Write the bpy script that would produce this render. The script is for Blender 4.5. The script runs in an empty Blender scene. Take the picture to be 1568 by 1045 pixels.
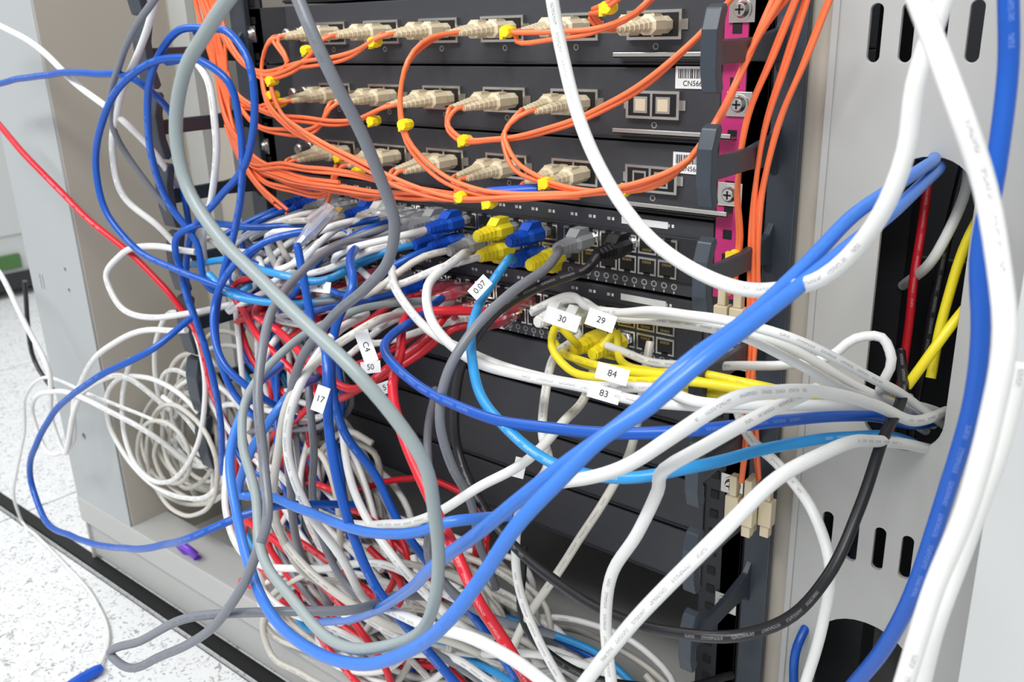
import bpy, math, random
from mathutils import Vector, Matrix
random.seed(11)
rnd=random.random
def ru(a,b): return a+(b-a)*rnd()
COL=bpy.context.collection
# ---------------------------------------------------------------- materials
MATS={}
def mat(name,col,rough=.4,metal=0.,noise=.06,nscale=40,bump=0.,trans=0.,coat=0.):
    if name in MATS: return MATS[name]
    m=bpy.data.materials.new(name); m.use_nodes=True; nt=m.node_tree; b=nt.nodes['Principled BSDF']
    tc=nt.nodes.new('ShaderNodeTexCoord'); n=nt.nodes.new('ShaderNodeTexNoise'); n.inputs['Scale'].default_value=nscale; n.inputs['Detail'].default_value=4
    nt.links.new(tc.outputs['Object'],n.inputs['Vector'])
    mx=nt.nodes.new('ShaderNodeMix'); mx.data_type='RGBA'
    mx.inputs[6].default_value=(*[c*(1-noise) for c in col],1); mx.inputs[7].default_value=(*[min(1,c*(1+noise)) for c in col],1)
    nt.links.new(n.outputs['Fac'],mx.inputs[0]); nt.links.new(mx.outputs[2],b.inputs['Base Color'])
    b.inputs['Roughness'].default_value=rough; b.inputs['Metallic'].default_value=metal
    if coat: b.inputs['Coat Weight'].default_value=coat
    if trans: b.inputs['Transmission Weight'].default_value=trans
    if bump:
        bp=nt.nodes.new('ShaderNodeBump'); bp.inputs['Strength'].default_value=bump; bp.inputs['Distance'].default_value=.0004
        nt.links.new(n.outputs['Fac'],bp.inputs['Height']); nt.links.new(bp.outputs['Normal'],b.inputs['Normal'])
    MATS[name]=m; return m
def cablemat(name,col,ink,amt=.6,rough=.38):
    m=mat(name,col,rough,0,.07,25,.2)
    nt=m.node_tree; b=nt.nodes['Principled BSDF']; L=nt.links
    uv=nt.nodes.new('ShaderNodeUVMap'); sp=nt.nodes.new('ShaderNodeSeparateXYZ'); L.new(uv.outputs[0],sp.inputs[0])
    def M(op,a,bv=None):
        n=nt.nodes.new('ShaderNodeMath'); n.operation=op
        for i,v in enumerate((a,bv)):
            if v is None: continue
            if isinstance(v,(int,float)): n.inputs[i].default_value=v
            else: L.new(v,n.inputs[i])
        return n.outputs[0]
    band=M('LESS_THAN',M('ABSOLUTE',M('SUBTRACT',sp.outputs[1],.5)),.042)
    gate=M('GREATER_THAN',M('SINE',M('MULTIPLY',sp.outputs[0],.032)),.35)
    word=M('GREATER_THAN',M('SINE',M('MULTIPLY',sp.outputs[0],.47)),-.7)
    cb=nt.nodes.new('ShaderNodeCombineXYZ'); L.new(M('MULTIPLY',sp.outputs[0],1.9),cb.inputs[0]); L.new(M('MULTIPLY',sp.outputs[1],34),cb.inputs[1])
    n=nt.nodes.new('ShaderNodeTexNoise'); n.inputs['Scale'].default_value=1.; n.inputs['Detail'].default_value=1; L.new(cb.outputs[0],n.inputs['Vector'])
    let=M('GREATER_THAN',n.outputs['Fac'],.5)
    f=M('MULTIPLY',M('MULTIPLY',M('MULTIPLY',band,gate),M('MULTIPLY',word,let)),amt)
    mx=nt.nodes.new('ShaderNodeMix'); mx.data_type='RGBA'; L.new(f,mx.inputs[0])
    L.new(b.inputs['Base Color'].links[0].from_socket,mx.inputs[6]); mx.inputs[7].default_value=(*ink,1); L.new(mx.outputs[2],b.inputs['Base Color'])
    return m
DK=(.08,.08,.09)
CM={'a':cablemat('cable_ash_grey',(.27,.315,.315),DK,.1),'g':cablemat('cable_steel_grey',(.17,.18,.205),DK,.5),
'w':cablemat('cable_white',(.74,.74,.715),DK,.6),'e':cablemat('cable_ivory',(.56,.54,.48),DK,.6),
'b':cablemat('cable_blue',(.004,.08,.41),(.4,.5,.8),.25,.32),'p':cablemat('cable_cobalt',(.04,.175,.6),(.02,.05,.3),.2,.32),
'l':cablemat('cable_sky_blue',(.025,.27,.6),(.9,.9,.95),.3,.34),'r':cablemat('cable_red',(.62,.012,.025),(.9,.8,.8),.3,.34),
'y':cablemat('cable_yellow',(.82,.68,.02),DK,.4),'k':cablemat('cable_black',(.01,.01,.012),(.5,.5,.5),.3,.34)}
CN=dict(a='ash_grey_network_cable',g='grey_network_cable',w='white_network_cable',e='ivory_network_cable',b='blue_network_cable',p='cobalt_blue_network_cable',l='sky_blue_network_cable',r='red_network_cable',y='yellow_network_cable',k='black_network_cable')
M_or=mat('fiber_orange',(.92,.18,.06),.38,0,.08,30); M_bei=mat('connector_beige',(.68,.58,.40),.36); M_yc=mat('clip_yellow',(.9,.68,.01),.35)
M_bk=mat('chassis_black',(.026,.027,.031),.42,.2,.15,300,.3); M_bk2=mat('face_charcoal',(.045,.047,.054),.45,.1,.12,250,.3)
M_hole=mat('socket_black',(.002,.002,.002),.6); M_sil=mat('nickel',(.62,.6,.56),.28,1,.1); M_gold=mat('gold_pins',(.8,.55,.15),.3,1)
M_slate=mat('bracket_slate',(.033,.042,.055),.38,0,.1,60,.2); M_pink=mat('rail_magenta',(.5,.02,.16),.5)
M_cab=mat('cabinet_grey',(.42,.42,.405),.45,0,.02,8,.1); M_cabd=mat('cabinet_beige',(.43,.395,.34),.5,0,.03,6); M_cabw=mat('cabinet_light_grey',(.54,.55,.54),.45,0,.02,5); M_cabl=mat('cabinet_post_grey',(.38,.40,.40),.45,0,.02,5)
M_lab=mat('label_white',(.8,.8,.8),.5,0,.02); M_ink=mat('ink',(.02,.02,.02),.6); M_prt=mat('print_grey',(.5,.5,.5),.5)
M_clr=mat('clear_plastic',(.75,.78,.82),.12,0,.02,20,0,.75); M_clrr=mat('clear_red_plastic',(.75,.1,.14),.15,0,.02,20,0,.5); M_pur=mat('purple_plastic',(.16,.05,.5),.4)
PM={'b':mat('boot_blue',(.004,.075,.5),.35),'y':mat('boot_yellow',(.85,.7,.02),.35),'g':mat('boot_grey',(.27,.28,.29),.4),'k':mat('boot_black',(.008,.008,.01),.35),'w':mat('boot_white',(.75,.75,.73),.4),'r':M_clrr,'c':M_clr,'l':mat('boot_sky',(.03,.25,.68),.35)}
# ---------------------------------------------------------------- mesh builder (mm, y = -distance out of the rack face)
class MB:
    def __init__(s): s.v=[];s.f=[];s.m=[];s.mt=[];s.uv=[];s.sm=[]
    def mi(s,m):
        if m not in s.mt: s.mt.append(m)
        return s.mt.index(m)
    def add(s,vs,fs,m,uv=None,sm=False):
        o=len(s.v); s.v+= [tuple(c/1000 for c in p) for p in vs]; k=s.mi(m)
        for i,f in enumerate(fs): s.f.append([o+a for a in f]); s.m.append(k); s.sm.append(sm); s.uv.append(uv[i] if uv else [(0,0)]*len(f))
    def box(s,x0,x1,y0,y1,z0,z1,m):
        vs=[(x,y,z) for x in(x0,x1) for y in(y0,y1) for z in(z0,z1)]
        s.add(vs,[(0,1,3,2),(4,6,7,5),(0,4,5,1),(2,3,7,6),(0,2,6,4),(1,5,7,3)],m)
    def prism(s,poly,x0,x1,m): # polygon in (y,z) extruded along x
        n=len(poly); vs=[(x0,a,b) for a,b in poly]+[(x1,a,b) for a,b in poly]
        s.add(vs,[tuple(range(n))[::-1],tuple(range(n,2*n))]+[(i,(i+1)%n,n+(i+1)%n,n+i) for i in range(n)],m)
    def loft(s,secs,m,n=8,sm=False): # secs: (x,y,z,w,h) rounded rectangles facing -y
        vs=[];
        for (x,y,z,w,h) in secs:
            for i in range(n):
                a=2*math.pi*(i+.5)/n; c,d=math.cos(a),math.sin(a)
                vs.append((x+w/2*math.copysign(min(1,abs(c)*1.12),c),y,z+h/2*math.copysign(min(1,abs(d)*1.12),d)))
        fs=[tuple(range(n)),tuple(range(len(vs)-n,len(vs)))[::-1]]
        for k in range(len(secs)-1):
            for i in range(n): a=k*n+i;b=k*n+(i+1)%n; fs.append((a,a+n,b+n,b))
        s.add(vs,fs,m,None,sm)
    def cyl(s,x,z,y0,y1,r,m,n=20,r2=None):
        r2=r if r2 is None else r2
        vs=[(x+r*math.cos(2*math.pi*i/n),y0,z+r*math.sin(2*math.pi*i/n)) for i in range(n)]+[(x+r2*math.cos(2*math.pi*i/n),y1,z+r2*math.sin(2*math.pi*i/n)) for i in range(n)]
        s.add(vs,[tuple(range(n)),tuple(range(n,2*n))[::-1]]+[(i,n+i,n+(i+1)%n,(i+1)%n) for i in range(n)],m)
    def tube(s,pts,r,m,n=10,step=7.,wob=.35):
        P=[Vector((p[0],-p[1],p[2])) for p in pts]; Q=smooth(P,step)
        vs=[];us=[0]
        for i in range(1,len(Q)): us.append(us[-1]+(Q[i]-Q[i-1]).length)
        if wob and len(Q)>12:
            f=[ru(0,6.28) for _ in range(6)]; wb=wob*(.5 if r>=2.95 else 1)
            Q=[q+wb*Vector((math.sin(u*.06+f[0])+.4*math.sin(u*.13+f[1]),math.sin(u*.06+f[2]),math.sin(u*.07+f[3])+.4*math.sin(u*.14+f[4]))) for q,u in zip(Q,us)]
        ref=Vector((.35,-.85,.4)).normalized()
        for i,q in enumerate(Q):
            t=(Q[min(i+1,len(Q)-1)]-Q[max(i-1,0)]).normalized()
            a=ref-t*ref.dot(t)
            a=a.normalized() if a.length>.05 else (pa if i else Vector((1,0,0)))
            pa=a; b=t.cross(a)
            for k in range(n):
                th=2*math.pi*(k/n-.5); vs.append(q+r*(math.cos(th)*a+math.sin(th)*b))
        fs=[];uv=[]; off=ru(0,400)
        for i in range(len(Q)-1):
            for k in range(n):
                a=i*n+k;b=i*n+(k+1)%n; fs.append((a,b,b+n,a+n))
                uv.append([(us[i]+off,k/n),(us[i]+off,(k+1)/n),(us[i+1]+off,(k+1)/n),(us[i+1]+off,k/n)])
        s.add(vs,fs,m,uv,True)
        s.add(vs[:n],[tuple(range(n))[::-1]],m); s.add(vs[-n:],[tuple(range(n))],m)
        return Q
    def build(s,name,parent=None,bev=0):
        me=bpy.data.meshes.new(name); me.from_pydata(s.v,[],s.f)
        for m in s.mt: me.materials.append(m)
        me.polygons.foreach_set('material_index',s.m); me.polygons.foreach_set('use_smooth',s.sm)
        ul=me.uv_layers.new(name='UVMap'); ul.data.foreach_set('uv',[c for f in s.uv for p in f for c in p])
        o=bpy.data.objects.new(name,me); COL.objects.link(o)
        if parent: o.parent=parent
        if bev:
            b=o.modifiers.new('bevel','BEVEL'); b.width=bev/1000; b.segments=2; b.limit_method='ANGLE'
        return o
def smooth(P,step):
    if len(P)<3: return P
    h=[max(1e-3,(P[i+1]-P[i]).length) for i in range(len(P)-1)]; d=[(P[i+1]-P[i])/h[i] for i in range(len(h))]
    T=[d[0]]+[(d[i-1]*h[i]+d[i]*h[i-1])/(h[i-1]+h[i]) for i in range(1,len(h))]+[d[-1]]
    Q=[]
    for i in range(len(h)):
        n=max(3,min(22,int(h[i]/step)))
        for k in range(n):
            t=k/n; t2=t*t; t3=t2*t
            Q.append(P[i]*(2*t3-3*t2+1)+T[i]*h[i]*(t3-2*t2+t)+P[i+1]*(3*t2-2*t3)+T[i+1]*h[i]*(t3-t2))
    Q.append(P[-1]); return Q
def empty(name):
    e=bpy.data.objects.new(name,None); COL.objects.link(e); e.empty_display_size=.01; return e
def text(name,body,loc,size,parent,normal=None,xd=None,m=None,align='CENTER'):
    c=bpy.data.curves.new(name,'FONT'); c.body=body; c.size=size/1000; c.align_x=align; c.align_y='CENTER'; c.materials.append(m or M_ink)
    o=bpy.data.objects.new(name,c); COL.objects.link(o)
    nz=Vector(normal or (0,-1,0)).normalized(); x=Vector(xd or (1,0,0)); x=(x-nz*x.dot(nz)).normalized(); y=nz.cross(x)
    M=Matrix((x,y,nz)).transposed().to_4x4(); M.translation=Vector(loc)/1000; o.matrix_world=M; o.parent=parent; return o
# ---------------------------------------------------------------- patch panels / switches
AX=[417.5,358,298,238,178,118]
def fiber_panel(zt,zb,occupied,zc):
    e=empty('fiber_patch_panel'); b=MB()
    b.box(60,462,0,300,zb+.8,zt-.8,M_bk2); b.box(0,62,3,60,zb+.8,zt-.8,M_bk); b.box(60,462,-1.2,0,zb+.8,zb+2.4,M_bk)
    b.build('chassis',e,.5)
    b=MB()
    b.cyl(77,zc,0,-4,5.5,M_sil); b.cyl(77,zc,-4,-15,4.6,M_sil); b.cyl(77,zc,-15,-16,4.6,M_sil,20,3.6)
    for k in range(20):
        a=k*math.pi/10; b.box(77+4.7*math.cos(a)-.25,77+4.7*math.cos(a)+.25,-14,-5,zc+4.7*math.sin(a)-.25,zc+4.7*math.sin(a)+.25,M_sil)
    b.build('thumbscrew',e)
    b=MB(); b.box(392,474,-9,0,zb+5,zb+6.3,M_sil); b.box(392,474,-9,-7.8,zb+5,zb+8.5,M_sil); b.build('ejector_handle',e,.3)
    b=MB()
    for i,x in enumerate(AX):
        z=zc
        b.box(x-19,x+19,-3.5,0,z-8.5,z+8.5,M_sil); b.box(x-17,x+17,-3.8,0,z-6.8,z+6.8,M_hole)
        b.box(x-.8,x+.8,-4.4,0,z-7,z+7,M_sil); b.box(x-22,x-19,-1,0,z-3,z+3,M_sil); b.box(x+19,x+22,-1,0,z-3,z+3,M_sil)
        if not occupied[i]:
            for sx in(-1,1):
                b.box(x+sx*8-5,x+sx*8+5,-4.1,-3,z-5,z+5,M_sil); b.box(x+sx*8-3.6,x+sx*8+3.6,-4.3,-3,z-3.6,z+3.6,M_hole if zc<520 else M_bei)
        for k in range(12):
            a=k*math.pi/6; b.box(x+1.7*math.cos(a)-.3,x+1.7*math.cos(a)+.3,-.3,0,z-12.5+1.7*math.sin(a)-.3,z-12.5+1.7*math.sin(a)+.3,M_prt)
    b.build('adapter_row',e)
    b=MB()
    for i,x in enumerate(AX):
        if not occupied[i]: continue
        for sx in (-8,8):
            X=x+sx; z=zc
            b.loft([(X,-2,z,11,10),(X,-12,z,11,10),(X,-12.2,z,12.5,11.5),(X,-24,z,12.2,11),(X,-25,z,8,8)],M_bei)
            b.box(X-3.5,X+3.5,-22,-14,z+4,z+6.4,M_bei)
            for k in range(7):
                q=-25-k*4; w=7.8-k*.62; xx=X-sx*.045*k
                b.loft([(xx,q,z-k*.25,w,w),(xx,q-2.7,z-k*.25,w-.4,w-.4)],M_bei); b.loft([(xx,q-2.7,z-k*.25,w-1.8,w-1.8),(xx,q-4,z-k*.25,w-2,w-2)],M_bei)
    b.build('fiber_connectors',e)
    return e
fiber_panel(619,572,(1,1,1,1,1,1),596); fiber_panel(572,526,(0,1,1,1,1,1),549); fiber_panel(526,480,(0,1,1,1,1,1),503)
e=empty('rack_equipment_chassis'); b=MB(); b.box(60,462,0,300,620,666,M_bk2); b.box(60,462,-2,0,621,623,M_bk); b.box(60,462,0,300,667,712,M_bk2); b.build('chassis',e,.5)
def switch(zt,zb,rows,name,leds,strip):
    e=empty(name); b=MB(); b.box(20,462,-1,300,zb+.8,zt-.8,M_bk2); b.box(55,458,-3,0,rows[1]-8,rows[0]+8,M_bk); b.build('chassis',e,.6)
    b=MB()
    for c in range(24):
        x=72+c*15.1+(c//6)*4.2
        for z in rows:
            b.box(x-6.9,x+6.9,-4.6,-3,z-5.9,z+5.9,M_sil); b.box(x-5.6,x+5.6,-4.8,-3,z-4.6,z+4.4,M_hole); b.box(x-2.4,x+2.4,-4.8,-3,z-5.9 if z==rows[1] else z+4,z-4 if z==rows[1] else z+5.9,M_hole)
            for k in range(6): b.box(x-3.2+k*1.2,x-2.8+k*1.2,-5,-3,z+(2 if z==rows[1] else -3.8),z+(3.8 if z==rows[1] else -2),M_gold)
        b.box(x-3,x-.6,-1.4,0,leds-1,leds+1,M_prt); b.box(x+.8,x+2.4,-1.4,0,leds-1,leds+1,M_lab)
        for dx in(-3.7,3.7):
            for k in range(10):
                a=k*math.pi/5; b.box(x+dx+1.8*math.cos(a)-.35,x+dx+1.8*math.cos(a)+.35,-1.4,0,strip+1.8*math.sin(a)-.35,strip+1.8*math.sin(a)+.35,M_prt)
            b.box(x+dx-.4,x+dx+.5,-1.4,0,strip-4.6,strip-3,M_prt)
    b.box(395,430,-1.6,0,leds-2.2,leds+2.2,M_lab)
    b.build('port_block',e); return e
switch(480,428,(460,446),'network_switch',474,434); switch(427,376,(407,393),'network_switch',421,382)
e=empty('rack_blank_panel')
for zt,zb in((375,338),(337,300),(299,259),(258,215)):
    b=MB(); b.box(20,464,-2,60,zb+1,zt-1,M_bk2); b.box(20,464,-3.5,-2,zb+1,zb+2.6,M_bk); b.build('panel',e,.8)
b=MB(); 
for x,z in((60,355),(60,280),(452,236),(452,228)): b.cyl(x,z,-2,-3.2,2.6,M_hole)
b.build('vent_holes',e)
# ---------------------------------------------------------------- cabinet
cab=empty('server_cabinet')
b=MB(); b.box(462,492,0,3,100,720,M_bk); b.box(463,478,-.6,0,432,720,M_pink); b.box(-12,22,3,6,100,720,M_bk); b.box(478,492,0,30,100,720,M_bk)
for z in range(110,716,15): b.box(468,474,-.9,0,z,z+6,M_hole); b.box(8,14,2,4,z,z+6,M_hole)
b.build('mounting_rails',cab,.3)
b=MB()
for x,z,y in((474,603,-1),(475,551,-1),(472,498,-1),(484,394,-1),(484,305,-1),(484,212,-1),(6,597,2),(6,500,2)):
    b.box(x-8,x+8,y-1,y,z-7,z+7,M_sil); b.cyl(x,z,y-1,y-2,6,M_sil); b.cyl(x,z,y-2,y-4.5,5,M_sil,20,3.4); b.box(x-2.6,x+2.6,y-4.7,y-2,z-.6,z+.6,M_hole); b.box(x-.6,x+.6,y-4.7,y-2,z-2.6,z+2.6,M_hole)
b.build('cage_nut_screws',cab,.2)
def holed(name,x0,x1,z0,z1,y,holes,m,th=1.2):
    c=bpy.data.curves.new(name,'CURVE'); c.dimensions='2D'; c.fill_mode='BOTH'; c.extrude=th/1000; c.bevel_depth=.0004; c.materials.append(m)
    def sp(pts):
        s=c.splines.new('POLY'); s.points.add(len(pts)-1); s.use_cyclic_u=True
        for p,q in zip(s.points,pts): p.co=(q[0]/1000,q[1]/1000,0,1)
    sp([(x0,z0),(x1,z0),(x1,z1),(x0,z1)])
    for (cx,cz,w,h,r) in holes:
        pts=[]
        for sx,sz,a0 in((1,1,0),(-1,1,90),(-1,-1,180),(1,-1,270)):
            for k in range(9):
                a=math.radians(a0+k*11.25); pts.append((cx+sx*(w/2-r)+r*math.cos(a),cz+sz*(h/2-r)+r*math.sin(a)))
        sp(pts)
    o=bpy.data.objects.new(name,c); COL.objects.link(o); o.rotation_euler=(math.pi/2,0,0); o.location=(0,y/1000,0); o.parent=cab; return o
H=[(585,444,46,168,22),(579,155,66,166,32)]
for x in(549,565,581,597): H+=[(x,589,7.5,30,3.7),(x,292,7.5,30,3.7)]
holed('right_filler_panel',529,655,0,720,0,H,M_cab)
holed('left_front_post',-290,-170,85,720,-103,[(-268,354,3,18,1.4),(-262,354,3,18,1.4),(-205,376,6,6,3),(-205,354,6,6,3),(-240,180,9,9,4)],M_cabl)
b=MB(); b.box(492,529,5,8,0,720,M_cabd); b.box(526,530,-3,8,0,720,M_cab); b.box(652,656,-104,2,0,720,M_cabw); b.box(652,730,-106,-102,0,720,M_cabw)
b.box(-172,-169,-102,300,55,720,M_cabd); b.box(-172,-20,30,33,55,720,M_cabd); b.box(-290,-287,-102,600,0,720,M_cab)
b.box(-150,-120,20,30,60,720,M_cab); b.box(-60,-57,10,30,60,720,M_cab)
b.build('side_frames',cab,.6)
b=MB(); b.box(-290,730,-106,-60,58,90,M_cab); b.box(-290,730,-98,-64,8,58,M_cab); b.box(-290,730,-60,600,50,56,M_cab); b.box(-290,730,590,600,56,720,M_bk); b.box(700,704,2,600,56,720,M_bk)
b.box(-172,700,300,304,56,400,M_bk2)
b.build('base_frame',cab,1.5)
b=MB(); b.box(530,560,60,90,60,720,M_bk); b.box(600,640,120,124,60,720,M_bk2); b.build('inner_rear_rail',cab)
# cable management brackets
def bracket(xc,xp0,xp1,name,hw,hh,D):
    e=empty(name); b=MB(); b.box(xp0,xp1,-4,2,110,720,M_slate)
    for d in(-98,-40,17,74,132,190,248,306,363):
        z=600-d
        b.prism([(-2,z-16),(-10,z-8),(-40,z-6),(-D,z-6),(-D,z+6),(-40,z+6),(-10,z+10),(-2,z+18)],xc-2.2,xc+2.2,M_slate)
        b.prism([(-D+4,z-hh+3),(-D+1,z-hh),(-D-3,z-hh+1),(-D-6,z-8),(-D-6,z+11),(-D-2,z+hh+1),(-D+3,z+hh+3),(-D+5,z+hh),(-D+1,z+11),(-D+1,z-8)],xc-hw,xc+hw,M_slate)
    b.build('fingers',e,.9); return e
bracket(500,496,514,'cable_management_bracket',4.4,20,84); bracket(0,-14,8,'cable_management_bracket',9,26,96)
# stickers
for z,s in((566,'CN56691'),(515,'CN566P1')):
    e=empty('barcode_sticker'); b=MB(); b.box(432,460,-.8,-.4,z-7,z+6,M_lab)
    x=434
    while x<458:
        w=ru(.3,.9); b.box(x,x+w,-.95,-.7,z-1,z+4.5,M_ink); x+=w+ru(.3,.8)
    b.build('sticker',e); text('serial',s,(446,-1,z-4),4.4,e)
# ---------------------------------------------------------------- plugs
RW={'1':460,'2':446,'3':407,'4':393}
def plug(b,x,z,c,up):
    m=PM[c]; s=1 if up else -1
    b.loft([(x,-3,z,11.4,8),(x,-15,z,11.4,8)],M_clr if c!='r' else M_clrr)
    b.prism([(-6,z+s*4),(-20,z+s*7.5),(-20,z+s*6.3),(-6,z+s*3.4)],x-2.5,x+2.5,M_clr)
    if c in'rc':
        b.loft([(x,-14,z,12.6,9.5),(x,-26,z,12.6,9.5),(x,-31,z,9,8),(x,-40,z,7.5,7.5)],m)
    else:
        b.loft([(x,-13,z,14.4,11.5),(x,-26,z,14.4,12.3),(x,-29,z,11,10)],m)
        b.prism([(-13,z+s*5),(-14,z+s*9.4),(-24,z+s*9.6),(-29,z+s*5)],x-4.2,x+4.2,m)
        for k in range(4): q=-29-k*4; w=10.8-k*.8; b.loft([(x,q,z,w,w),(x,q-2.6,z,w-.3,w-.3)],m); b.loft([(x,q-2.6,z,w-2,w-2),(x,q-4,z,w-2,w-2)],m)
PL=[(257,'1','b'),(258,'2','b'),(304,'1','y'),(305,'2','y'),(333,'1','b'),(334,'2','b'),(350,'2','y'),(373,'1','g'),(404,'1','k'),(277,'2','g'),(240,'1','g'),(224,'1','c'),(189,'1','c'),
(259,'3','r'),(275,'4','r'),(318,'3','r'),(303,'4','r'),(386,'4','y'),(401,'4','y'),(372,'3','w'),(356,'3','w')]
used={(round(x/8),r) for x,r,c in PL}; RND=[]
for r in '1234':
    for c in range(24):
        x=72+c*15.1+(c//6)*4.2
        lim={'1':222,'2':250,'3':250,'4':290}[r]
        if x<lim and (round(x/8),r) not in used and rnd()<.66:
            k=random.choice('bbbwgcwc' if r in'12' else 'rrrcwwbr'); RND.append((x,r,k))
e=empty('network_cable_plugs'); b=MB()
for x,r,c in PL+RND: plug(b,x,RW[r],c,r in'13')
b.build('boots',e)
# spare clear plug resting on the leads
e=empty('clear_network_plug'); b=MB(); b.loft([(0,0,0,13,10),(0,-24,0,13,10),(0,-30,0,8,8),(0,-38,0,7,7)],M_clr); b.prism([(-2,5),(-20,9),(-20,7.6),(-2,4)],-3,3,M_clr); b.tube([(0,6,0),(0,38,0)],2.6,CM['b'],10)
for k in range(8): b.box(-4.2+k*1.1,-3.8+k*1.1,-.3,5,-5.1,-4.2,M_gold)
o=b.build('plug_body',e,.5); o.location=(.197,-.082,.476); o.rotation_euler=(math.radians(38),0,math.radians(-12))
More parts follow.
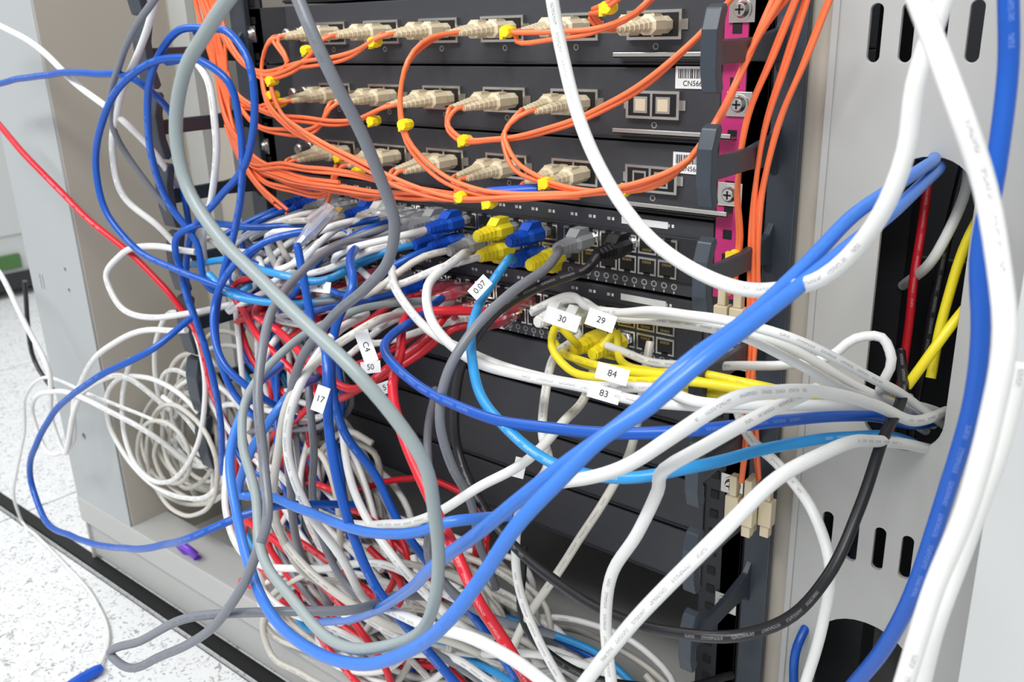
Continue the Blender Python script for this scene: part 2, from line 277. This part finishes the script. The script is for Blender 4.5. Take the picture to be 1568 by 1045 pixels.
# ---------------------------------------------------------------- cables : rack coordinates X, distance out of rack, Z (mm)
T="""a 2.75:423 300 614,403 300 601,382 300 585,370 300 562,373 300 540,391 300 520,417 300 505,443 300 492,468 300 479,482 295 462,491 290 444,491 285 420,487 280 392,482 280 369,469 280 348,452 285 336,418 285 323,384 280 326,343 270 333,313 250 352,274 230 367,244 200 383,240 160 403,246 120 413,262 40 407
g 3:374 235 616,384 235 596,390 230 576,392 220 555,392 210 532,389 200 508,378 195 487,352 190 466,309 180 439,274 180 405,251 180 359,231 170 300,203 150 226,189 120 160,150 90 100
g 2.8:240 40 460,222 50 454,213 60 451,233 120 455,254 170 446,296 220 434,311 240 404,324 250 372,337 260 352,330 270 322,301 280 279,241 290 232,202 295 211,188 295 212,219 290 234,280 280 274,331 260 288,357 230 283,340 180 257,300 110 200
w 3.1:451 150 613,456 150 589,467 155 563,480 158 541,496 160 522,513 160 506,536 165 497,557 170 494,581 180 499,602 190 509,615 195 523,625 200 541,629 200 558,630 200 578,633 200 593,636 200 606
w 3.1:635 230 606,646 235 587,654 240 573,662 240 554,669 245 536,674 250 520,674 250 494,671 250 465,666 250 437,661 250 396
w 3:674 220 500,672 220 470,668 220 445,665 220 425,663 225 407,661 225 379
b 3.1:650 190 605,653 190 583,655 195 553,654 195 524,657 195 502,658 195 479,654 195 439,649 195 405,640 190 368,625 180 330
p 3:560 -60 520,588 10 528,595 80 528,592 140 520,588 180 506,580 210 492,572 235 483,557 250 463,541 260 447,520 265 426,495 265 401,470 260 377,408 230 316,318 190 238,210 150 161
p 3:570 -70 510,588 0 522,598 80 521,601 140 517,596 180 508,587 210 496,579 235 486,567 250 471,554 260 459,544 270 445,532 280 428,517 285 402,502 290 377,477 290 350,441 290 325,394 285 309,351 275 304,312 260 310,273 240 321,242 220 343,209 180 362,165 120 358
b 2.95:262 40 407,290 90 412,318 150 411,361 165 402,401 175 403,438 180 405,472 180 410,510 180 418,542 170 424,556 140 420,568 90 408,582 40 394,593 5 379,602 -30 373
l 2.9:333 40 446,343 55 452,351 70 453,358 100 441,382 140 427,403 160 410,440 180 402,467 185 395,495 185 394,517 185 399,539 170 404,552 130 400,569 90 396,586 40 384,596 -20 354
k 3:404 42 460,408 60 456,396 90 450,385 120 439,369 130 414,358 130 386,356 130 350,378 140 328,414 150 310,455 160 305,497 170 307,538 175 317,569 170 326,583 150 329,591 120 340,594 90 365,592 60 389,589 20 403,577 -10 415
g 2.9:373 42 460,386 62 462,393 80 459,395 120 452,391 150 436,386 165 416,383 170 389,384 165 359,384 150 326,363 120 271,349 90 218
w 2.6:340 30 409,358 20 419,401 50 427,451 75 438,494 85 446,531 90 446,551 70 432,570 40 409,586 10 390,597 -20 371
w 2.6:356 40 407,369 20 409,434 55 426,488 80 440,530 95 444,552 80 431,570 50 409,582 20 392,594 -20 366
w 2.6:335 25 405,353 20 414,426 65 432,492 95 451,537 105 455,562 90 445,579 60 425,592 20 400,604 -25 369
w 2.6:410 40 400,450 55 402,480 60 408,507 60 413,537 60 420,558 50 427,569 45 438,581 40 439,587 40 428,582 35 411,575 10 397,580 -30 380
y 2.6:357 30 391,393 60 395,436 80 403,478 90 411,514 90 413,542 70 407,564 40 396,580 0 386,591 -30 370
y 2.6:363 30 387,408 60 392,453 70 398,493 80 401,528 80 407,550 60 400,567 30 396,585 -10 376
y 2.6:401 38 393,408 30 405,426 50 397,462 70 403,503 85 415,532 80 414,553 50 401,576 10 384,586 -20 373
y 2.6:386 38 393,392 55 405,385 60 414,391 75 406,407 80 396,449 85 400,497 95 413,530 85 412,553 50 395,581 -10 385
y 2.8:588 10 403,598 5 424,605 -5 441,612 -30 458,622 -80 480
y 2.8:595 -10 403,594 -20 431,596 -30 463,602 -40 491,610 -80 510
w 3.1:491 200 395,509 205 405,533 210 421,554 210 440,571 200 455,576 160 448,581 110 431,587 60 409,597 20 388,603 -20 381
w 3.1:600 -10 360,592 60 390,593 140 417,588 190 420,581 220 409,567 235 388,549 240 358,529 240 323
w 3:578 120 436,570 160 436,558 190 429,545 200 418,536 190 400,526 190 375,513 190 350,509 190 320,513 190 279
w 3:498 30 372,508 40 366,541 60 358,568 80 348,584 95 329,585 100 301,578 100 254
w 2.9:400 40 385,408 60 374,424 110 374,426 150 365,404 160 348,376 170 326,310 160 289,213 140 259,139 120 261,80 90 230
w 2.9:372 40 407,379 30 400,382 60 393,397 90 381,409 110 365,429 130 357,408 130 325,402 130 295,406 130 254,421 130 226,441 130 201,430 90 140
r 2.9:275 40 393,290 60 408,292 90 395,279 110 379,247 120 358,205 120 367,156 110 380,110 100 384,80 50 393
r 3.2:318 42 407,300 70 412,284 90 413,310 130 401,345 170 392,376 190 375,402 200 355,429 210 337,448 215 318,465 215 300,481 215 281
r 2.8:-221 140 536,-135 140 487,-86 130 449,-36 120 418,3 110 385,17 100 350,29 100 297,36 90 241,20 90 177
r 2.8:303 38 393,296 60 397,274 80 376,250 110 358,196 110 335,159 110 353,129 110 369,77 90 382
b 2.8:-209 140 559,-87 140 570,-9 140 572,40 130 566,42 110 545,13 90 491,-2 80 438
b 2.8:108 120 583,81 130 582,44 140 569,6 145 537,-20 145 496,-15 145 462,11 140 435,58 130 419,100 120 410,138 100 398,152 60 394
b 2.8:114 110 602,92 120 602,72 130 582,50 130 549,43 130 509,40 120 471,55 110 439,63 110 402,83 60 387
b 2.8:68 120 580,115 120 580,137 115 566,136 110 536,132 110 498,113 110 456,101 120 415,98 130 374,106 130 331,129 120 299
b 2.8:97 110 600,137 110 599,156 110 581,157 110 546,143 110 515,97 110 478,49 110 444,31 110 396,61 120 355,70 120 301,59 120 232
b 2.8:170 40 446,137 60 452,101 90 452,59 110 453,46 120 445,44 120 406,60 120 358,51 110 306
b 2.8:200 40 460,174 70 456,148 100 451,122 120 431,104 130 402,138 150 361,156 140 341,160 110 309
b 2.8:64 130 380,59 160 364,14 185 338,-63 195 292,-117 200 243,-151 200 192,-127 205 167,-56 210 172,32 215 196,143 225 244,211 225 281,238 200 295,250 130 270
b 3:191 112 455,198 115 435,209 120 399,311 190 411,320 200 379,329 205 350,338 205 314,349 200 279,372 190 245,393 180 215
b 3:206 60 448,245 110 449,269 130 439,261 140 413,263 150 379,270 150 343,288 140 309,307 140 280,331 130 243,356 120 211,381 110 168
p 3:160 80 340,199 110 354,246 180 366,231 200 332,224 205 303,240 200 306,282 200 310,357 210 325,406 215 345,431 215 360,440 180 350
w 2.7:-179 140 616,-90 140 591,-44 135 562,-3 130 540,8 110 512,-5 80 466
w 2.7:90 130 629,48 130 587,6 130 548,-17 130 511,-20 125 472,-2 110 446,7 90 411
w 2.7:101 120 586,119 120 568,120 120 532,88 110 479,49 100 436,32 90 392
w 2.7:53 110 430,11 120 431,-43 125 418,-67 130 395,-53 130 371,-9 120 365,22 100 370,60 60 380
w 2.6:37 120 362,-29 130 350,-91 140 318,-146 145 263,-178 145 204,-231 150 184,-247 150 218,-168 150 267,-110 140 263,-70 120 240,-50 90 200
w 2.6:-400 150 430,-300 150 395,-248 150 376,-212 150 327,-181 150 285,-200 150 223,-190 150 196,-133 140 272,-100 120 290,-70 90 250
g 2.6:124 150 627,85 145 610,40 140 583,5 135 553,-8 130 527,-5 110 480,8 90 440
k 2.8:-422 60 321,-439 60 268,-445 60 215,-416 60 186,-380 40 150
w 3:233 60 436,280 100 429,314 110 414,362 120 409,403 120 405,443 110 403,486 100 407,510 108 409,540 90 408,566 50 400,588 0 388,600 -40 370
w 3:290 40 446,318 80 454,329 120 446,353 140 430,380 140 415,411 130 408,441 120 406,480 110 402,530 80 400,570 30 390,598 -30 372
w 3:234 90 404,262 150 404,269 180 386,262 190 347,275 190 303,291 180 269,276 150 210,250 90 150
e 2.9:290 50 405,275 90 411,291 140 418,274 160 403,262 180 380,250 190 338,238 190 290,224 170 233,204 130 181
l 2.9:230 40 446,204 60 432,203 110 428,171 120 431,108 110 430,28 100 414
l 2.9:200 40 407,185 60 403,166 90 400,136 110 401,108 120 406,84 120 418
w 3.1:200 100 150,243 150 179,350 200 265,427 230 303,472 240 320,496 240 319,515 240 314
w 2.8:127 150 173,168 150 158,212 140 153,276 130 152,335 120 168,372 120 164
w 1.8:-60 100 240,-150 130 262,-215 140 268,-275 140 235,-330 132 170,-430 125 40,-452 115 4,-400 120 4,-302 130 4,-194 146 4,-110 179 4,-84 203 6
b 3:540 10 171,540 10 208,541 -5 220,545 -60 240
w 3:560 -60 440,585 -30 470,592 -40 500,580 -80 540
k 3:575 -60 300,580 -50 400,584 -50 470,590 -60 560
r 2.6:566 -40 300,570 -45 400,572 -40 480,574 -50 600
e 2.9:430 20 400,440 60 340,420 90 280,395 120 220,380 110 180,400 60 120
w 2.9:230 120 330,275 150 300,330 160 262,365 140 220,360 100 180,320 70 120
e 2.9:150 130 300,200 170 270,262 180 240,300 160 210,330 120 180,380 90 160,420 60 170
w 2.9:60 110 260,90 140 215,150 160 200,220 150 215,280 130 230,330 110 210
g 2.8:300 90 360,330 130 345,350 150 310,345 150 270,360 130 230,400 90 200
g 2.8:180 60 380,215 130 370,235 150 320,228 150 270,250 150 220,300 140 190,350 110 150
w 2.8:120 60 380,150 130 350,175 150 300,170 150 250,200 140 200,260 130 170,330 110 165,400 100 190,440 80 180,450 50 120
k 2.8:384 100 270,400 120 225,440 110 200,480 80 190,500 20 170"""
for l in T.split('\n'):
    h,p=l.split(':'); c,r=h.split(); b=MB(); b.tube([tuple(map(float,q.split())) for q in p.split(',')],float(r),CM[c],16,5.); b.build(CN[c])
# patch leads leaving the left-hand ports, gathered at the left bracket then dropping
for x,r,c in RND+[(258,'2','b'),(305,'2','w'),(259,'3','r'),(224,'1','c'),(189,'1','c'),(257,'1','b'),(277,'2','g')]:
    z=RW[r]; c={'c':random.choice('bwg'),'g':'g'}.get(c,c)
    if rnd()<.22: c=random.choice('wlew')
    gx=ru(32,125); gz=ru(390,435)-(12 if r in'34' else 0)
    pts=[(x,36,z),(x-ru(2,12),ru(56,74),z-ru(0,6)),(x-ru(30,60),ru(65,100),z-ru(8,35)),((x+gx)/2,ru(50,100),(z+gz)/2-ru(0,25)),(gx,ru(35,80),gz-ru(10,40)),(gx-ru(-50,5),ru(35,85),gz-ru(70,110))]
    q=(ru(60,320),ru(30,110),ru(90,170)); 
    pts+=[(ru(30,150),ru(40,100),ru(230,290)),q,(q[0]+ru(20,100),ru(30,100),ru(65,110))]
    b=MB(); b.tube(pts,2.6,CM[c],10,9); b.build(CN[c])
# loose coils heaped on the cabinet base
def heap(b,n,cx,cd,cz,ax,ad,az,cols,rr=(2.5,3.)):
    for _ in range(n):
        m=ru(1.2,2.6); ph=[ru(0,6.28) for _ in range(6)]; N=int(m*12); px,pz=cx+ru(-.4,.4)*ax,cz+ru(-.3,.3)*az
        sx,sz=ru(.45,.9)*ax,ru(.4,.8)*az; dr=ru(-.35,.35)*ax; d0=cd+ru(-.6,.6)*ad; til=ru(-.5,.5); pts=[]
        for i in range(N):
            t=i/N; a=2*math.pi*m*t+ph[0]; k=1+.18*math.sin(2*t*6.28+ph[1])
            u,v=sx*k*math.cos(a),sz*k*math.sin(a+ph[3]*.1)
            z=pz+v+u*til+.12*az*math.sin(4*t+ph[4])
            if z<64: z=64-(64-z)*.04
            pts.append((px+dr*(t-.5)*2+u-v*til,max(6,d0+ad*.6*math.sin(a*.5+ph[2])),z))
        b.tube(pts,ru(*rr),CM[random.choice(cols)],10,8)
b=MB(); heap(b,24,210,60,128,150,55,70,'wwewewee'); heap(b,6,185,85,150,130,50,80,'rr'); heap(b,3,260,70,120,170,60,60,'bbl'); heap(b,16,365,45,105,105,38,55,'wwewee'); heap(b,5,120,60,190,80,40,90,'wwe'); b.build('tangled_network_cable_heap')
b=MB(); heap(b,10,-42,75,232,90,35,90,'wweewe',(2.1,2.5)); b.build('coiled_white_network_cables')
# ---------------------------------------------------------------- orange fiber
F="""A2;295 70 591;294 90 579;289 95 553;293 95 531;310 90 512;346 90 503;403 85 505;449 80 512;478 75 524;495 70 546;499 50 572;506 45 591;520 40 611
B1;349 65 535;357 70 522;390 80 511;439 85 510;473 80 518;494 75 543;498 55 566;506 45 594;511 40 611
B2;296 60 538;309 65 531;342 65 531;379 65 537;424 70 552;462 70 573;479 65 589;498 60 610
A1;357 60 593;396 68 592;422 66 595;444 65 603;455 60 614
A0;411 60 602;428 70 607;444 75 614
A3;209 60 583;142 60 574;94 55 569;51 45 578;29 45 604;20 45 632
A4;158 60 579;116 60 565;74 50 569;41 45 594;29 45 632
A5;134 60 577;111 60 560;123 65 546;167 80 530;234 90 514;286 92 501;332 92 497;382 90 502;428 88 508;460 85 515;484 80 528;494 65 550;503 50 582;517 45 611
A5;94 55 572;103 60 550;139 70 532;195 80 520;259 90 509
B3;203 60 536;151 60 534;88 55 539;37 45 558;27 45 594;11 45 633
B4;166 60 532;117 60 525;62 50 532;29 45 563;17 45 604;3 45 633
B5;95 55 543;77 50 541;38 45 547;28 45 578;27 45 632
C1;374 60 499;334 70 495;285 80 497;221 80 501;134 70 500;46 50 502;19 45 541;18 45 594;15 45 632
C2;307 65 494;267 75 490;199 75 489;117 65 490;55 50 500;28 45 536;22 45 594;24 45 632
C3;232 60 489;180 65 485;110 60 486;48 48 502;25 45 547;6 45 599;-2 45 633
C4;174 60 487;117 60 479;61 50 487;33 45 520;27 45 573;31 45 632
C5;97 50 489;62 50 489;30 45 503;30 45 547;36 45 594
C4;169 60 479;159 60 463;137 60 450
13 40 524;41 50 499;75 55 475;107 55 459
12 40 562;26 45 520;63 55 485;91 55 465
540 40 610;528 38 578;515 35 548;507 32 512;504 30 475;505 30 436;505 30 389;503 30 325
528 40 611;518 38 578;508 35 548;502 32 512;501 30 474;503 30 436;503 25 395;510 20 325
525 45 611;511 42 578;500 42 548;495 40 511;493 30 473;490 30 446
16 40 640;22 42 560;40 50 520;90 60 494;150 65 486;250 75 489;330 85 497;420 84 506
5 42 640;14 44 575;30 50 530;70 58 505;130 66 492;200 76 492"""
AZ={'A':595,'B':548,'C':502}
b=MB()
for l in F.split('\n'):
    P=l.split(';')
    for s in(-1,1):
        pts=[]; j=[ru(-2,2) for _ in range(3)]
        for i,q in enumerate(P):
            if q[0] in'ABC':
                x=AX[int(q[1])]; pts+=[(x+s*6,50,AZ[q[0]]),(x+s*3.5,56,AZ[q[0]]-.5)]
            else:
                v=list(map(float,q.split())); k=1 if i<2 else 1+.8*math.sin(i*1.3+j[0])
                pts.append((v[0]+s*1.2*k,v[1]+s*.6*k,v[2]+s*1.3*k))
        b.tube(pts,1.5,M_or,10,6,.25)
b.build('orange_fiber_patch_cables')
b=MB()
for x,d,z in((153,55,585),(113,55,546),(179,55,508),(223,58,537),(293,95,541),(316,65,529),(393,80,510),(334,90,498),(355,88,496),(448,82,511),(492,32,469),(103,55,493),(352,62,595),(230,58,590),(108,57,552),(428,68,606),(204,60,500),(113,60,563)):
    b.loft([(x,-d-4,z,7,6),(x,-d,z,8,7.5),(x,-d+4,z,7,6)],M_yc,8); b.box(x-5.5,x-3,-d-1.5,-d+1.5,z-4.5,z+2,M_yc)
b.build('yellow_fiber_clips')
e=empty('loose_fiber_connector')
for x,d,z,L in((503,28,322,26),(511,18,320,26),(490,30,446,22)):
    b=MB()
    for s in(-1,1):
        b.box(x+s*5-4.4,x+s*5+4.4,-d-4,-d+4,z-L,z-8,M_bei); b.box(x+s*5-3,x+s*5+3,-d-3,-d+3,z-L-8,z-L,M_bei); b.box(x+s*5-2.5,x+s*5+2.5,-d-3,-d+3,z-8,z+6,M_bei)
    b.build('connector_body',e,.7)
e=empty('uncapped_fiber_coupler'); b=MB(); b.tube([(330,78,498),(345,78,499)],3.2,PM['w'],10); b.tube([(345,78,499),(380,70,503)],4.2,PM['b'],10); b.build('coupler',e)
e=empty('purple_cable_tie'); b=MB(); b.tube([(-62+13*math.cos(k*.7),100+6*math.sin(k*.7),98+11*math.sin(k*.7)) for k in range(9)],4,M_pur,8); b.build('strap',e)
b=MB(); b.loft([(-84,-198,6,8,7),(-84,-204,6,12,9),(-84,-222,6,12,9),(-84,-232,6,10,7)],PM['b']); b.build('blue_cable_plug')
# labels
for x,d,z,t,w,rz,h in((406,84,429,'30',22,-.12,10),(437,88,435,'29',17,-.12,10),(464,117,417,'84',18,-.05,9),(460,119,405,'83',18,-.05,8),(320,166,418,'C4',20,-1.1,9),(328,210,401,'17',8,-.1,15),(205,106,423,'4k',16,.1,8),(369,116,451,'0.07',14,.9,8),(285,134,387,'50',14,.3,8),(299,134,376,'51',14,.5,8),(412,136,352,'3',7,0,12)):
    e=empty('cable_label'); n=Vector((.4,-.85,.35)).normalized(); xd=Vector((math.cos(rz),0,math.sin(rz))); xx=(xd-n*xd.dot(n)).normalized(); yy=n.cross(xx); c=Vector((x,-d,z))
    b=MB(); vs=[c+xx*a*w/2+yy*q*h/2+n*k for k in(-.3,.3) for a,q in((-1,-1),(1,-1),(1,1),(-1,1))]
    b.add(vs,[(0,3,2,1),(4,5,6,7),(0,1,5,4),(1,2,6,5),(2,3,7,6),(3,0,4,7)],M_lab); b.build('tag',e)
    text('number',t,c+n*.5,5.2,e,n,xx)
# ---------------------------------------------------------------- room
m=mat('floor_tile',(.8,.8,.8),.4,0,.02); nt=m.node_tree; bs=nt.nodes['Principled BSDF']; v=nt.nodes.new('ShaderNodeTexNoise'); v.inputs['Scale'].default_value=130; v.inputs['Detail'].default_value=2; v.inputs['Distortion'].default_value=2
cr=nt.nodes.new('ShaderNodeValToRGB'); cr.color_ramp.elements[0].position=.36; cr.color_ramp.elements[0].color=(.34,.34,.33,1); cr.color_ramp.elements[1].position=.43; cr.color_ramp.elements[1].color=(.74,.75,.75,1)
tc=nt.nodes.new('ShaderNodeTexCoord'); nt.links.new(tc.outputs['Object'],v.inputs['Vector']); nt.links.new(v.outputs['Fac'],cr.inputs[0]); nt.links.new(cr.outputs[0],bs.inputs['Base Color'])
b=MB(); b.box(-2600,2000,-2400,2600,-12,-6,M_hole)
for i in range(-4,4):
    for j in range(-4,4):
        x=-480+i*600; y=-115+j*600; b.box(x+1.5,x+598.5,y+2.5,y+597.5,-8,0,m)
b.box(-700,730,-112,-98,0,5,M_hole)
b.build('floor')
M_wall=mat('wall_paint',(.68,.69,.69),.6,0,.02,3)
b=MB(); b.box(-2700,-2600,-2400,2600,0,2700,M_wall); b.build('wall_left')
b=MB(); b.box(-2600,2000,2600,2700,0,2700,M_wall); b.build('wall_back')
e=empty('distant_server_cabinet'); b=MB(); b.box(-2200,-1600,50,1250,20,2000,M_cabw); b.box(-1600,-1594,150,1200,150,1900,M_cabw); b.box(-1600,-1590,300,400,70,105,mat('green_panel',(.06,.16,.04),.5)); b.box(-1600,-1588,150,900,20,60,M_bk); b.box(-1594,-1585,280,290,150,1900,M_bk); b.build('body',e,3)
# ---------------------------------------------------------------- lights, world, camera
def area(name,loc,tgt,sx,sy,pw,col=(1,1,1)):
    l=bpy.data.lights.new(name,'AREA'); l.shape='RECTANGLE'; l.size=sx; l.size_y=sy; l.energy=pw; l.color=col
    o=bpy.data.objects.new(name,l); COL.objects.link(o); o.location=loc; o.rotation_euler=(Vector(tgt)-Vector(loc)).to_track_quat('-Z','Y').to_euler()
area('ceiling_light',(.9,-1.5,2.2),(.3,0,.3),1.3,.4,44,(1,1,.99)); area('ceiling_light',(-.6,-1.6,2.3),(.2,0,.3),1.2,.4,30,(.97,.98,1)); area('ceiling_light',(-1.6,.3,2.4),(-1.4,.2,0),1.2,1.2,18)
w=bpy.data.worlds.new('world'); bpy.context.scene.world=w; w.use_nodes=True; bg=w.node_tree.nodes['Background']; bg.inputs[0].default_value=(.93,.96,1,1); bg.inputs[1].default_value=.66
cam=bpy.data.cameras.new('camera'); co=bpy.data.objects.new('camera',cam); COL.objects.link(co)
R=Vector((.774,.6325,-.0299)).normalized(); Fw=Vector((-.6048,.7245,-.3306)); Fw=(Fw-R*Fw.dot(R)).normalized(); U=R.cross(Fw)
M=Matrix((R,U,-Fw)).transposed().to_4x4(); M.translation=Vector((.719,-.507,.6)); co.matrix_world=M
cam.lens=32; cam.sensor_width=36; cam.clip_start=.01; cam.dof.use_dof=True; cam.dof.focus_distance=.52; cam.dof.aperture_fstop=15
bpy.context.scene.camera=co
try: bpy.context.scene.view_settings.view_transform='Standard'
except Exception: pass
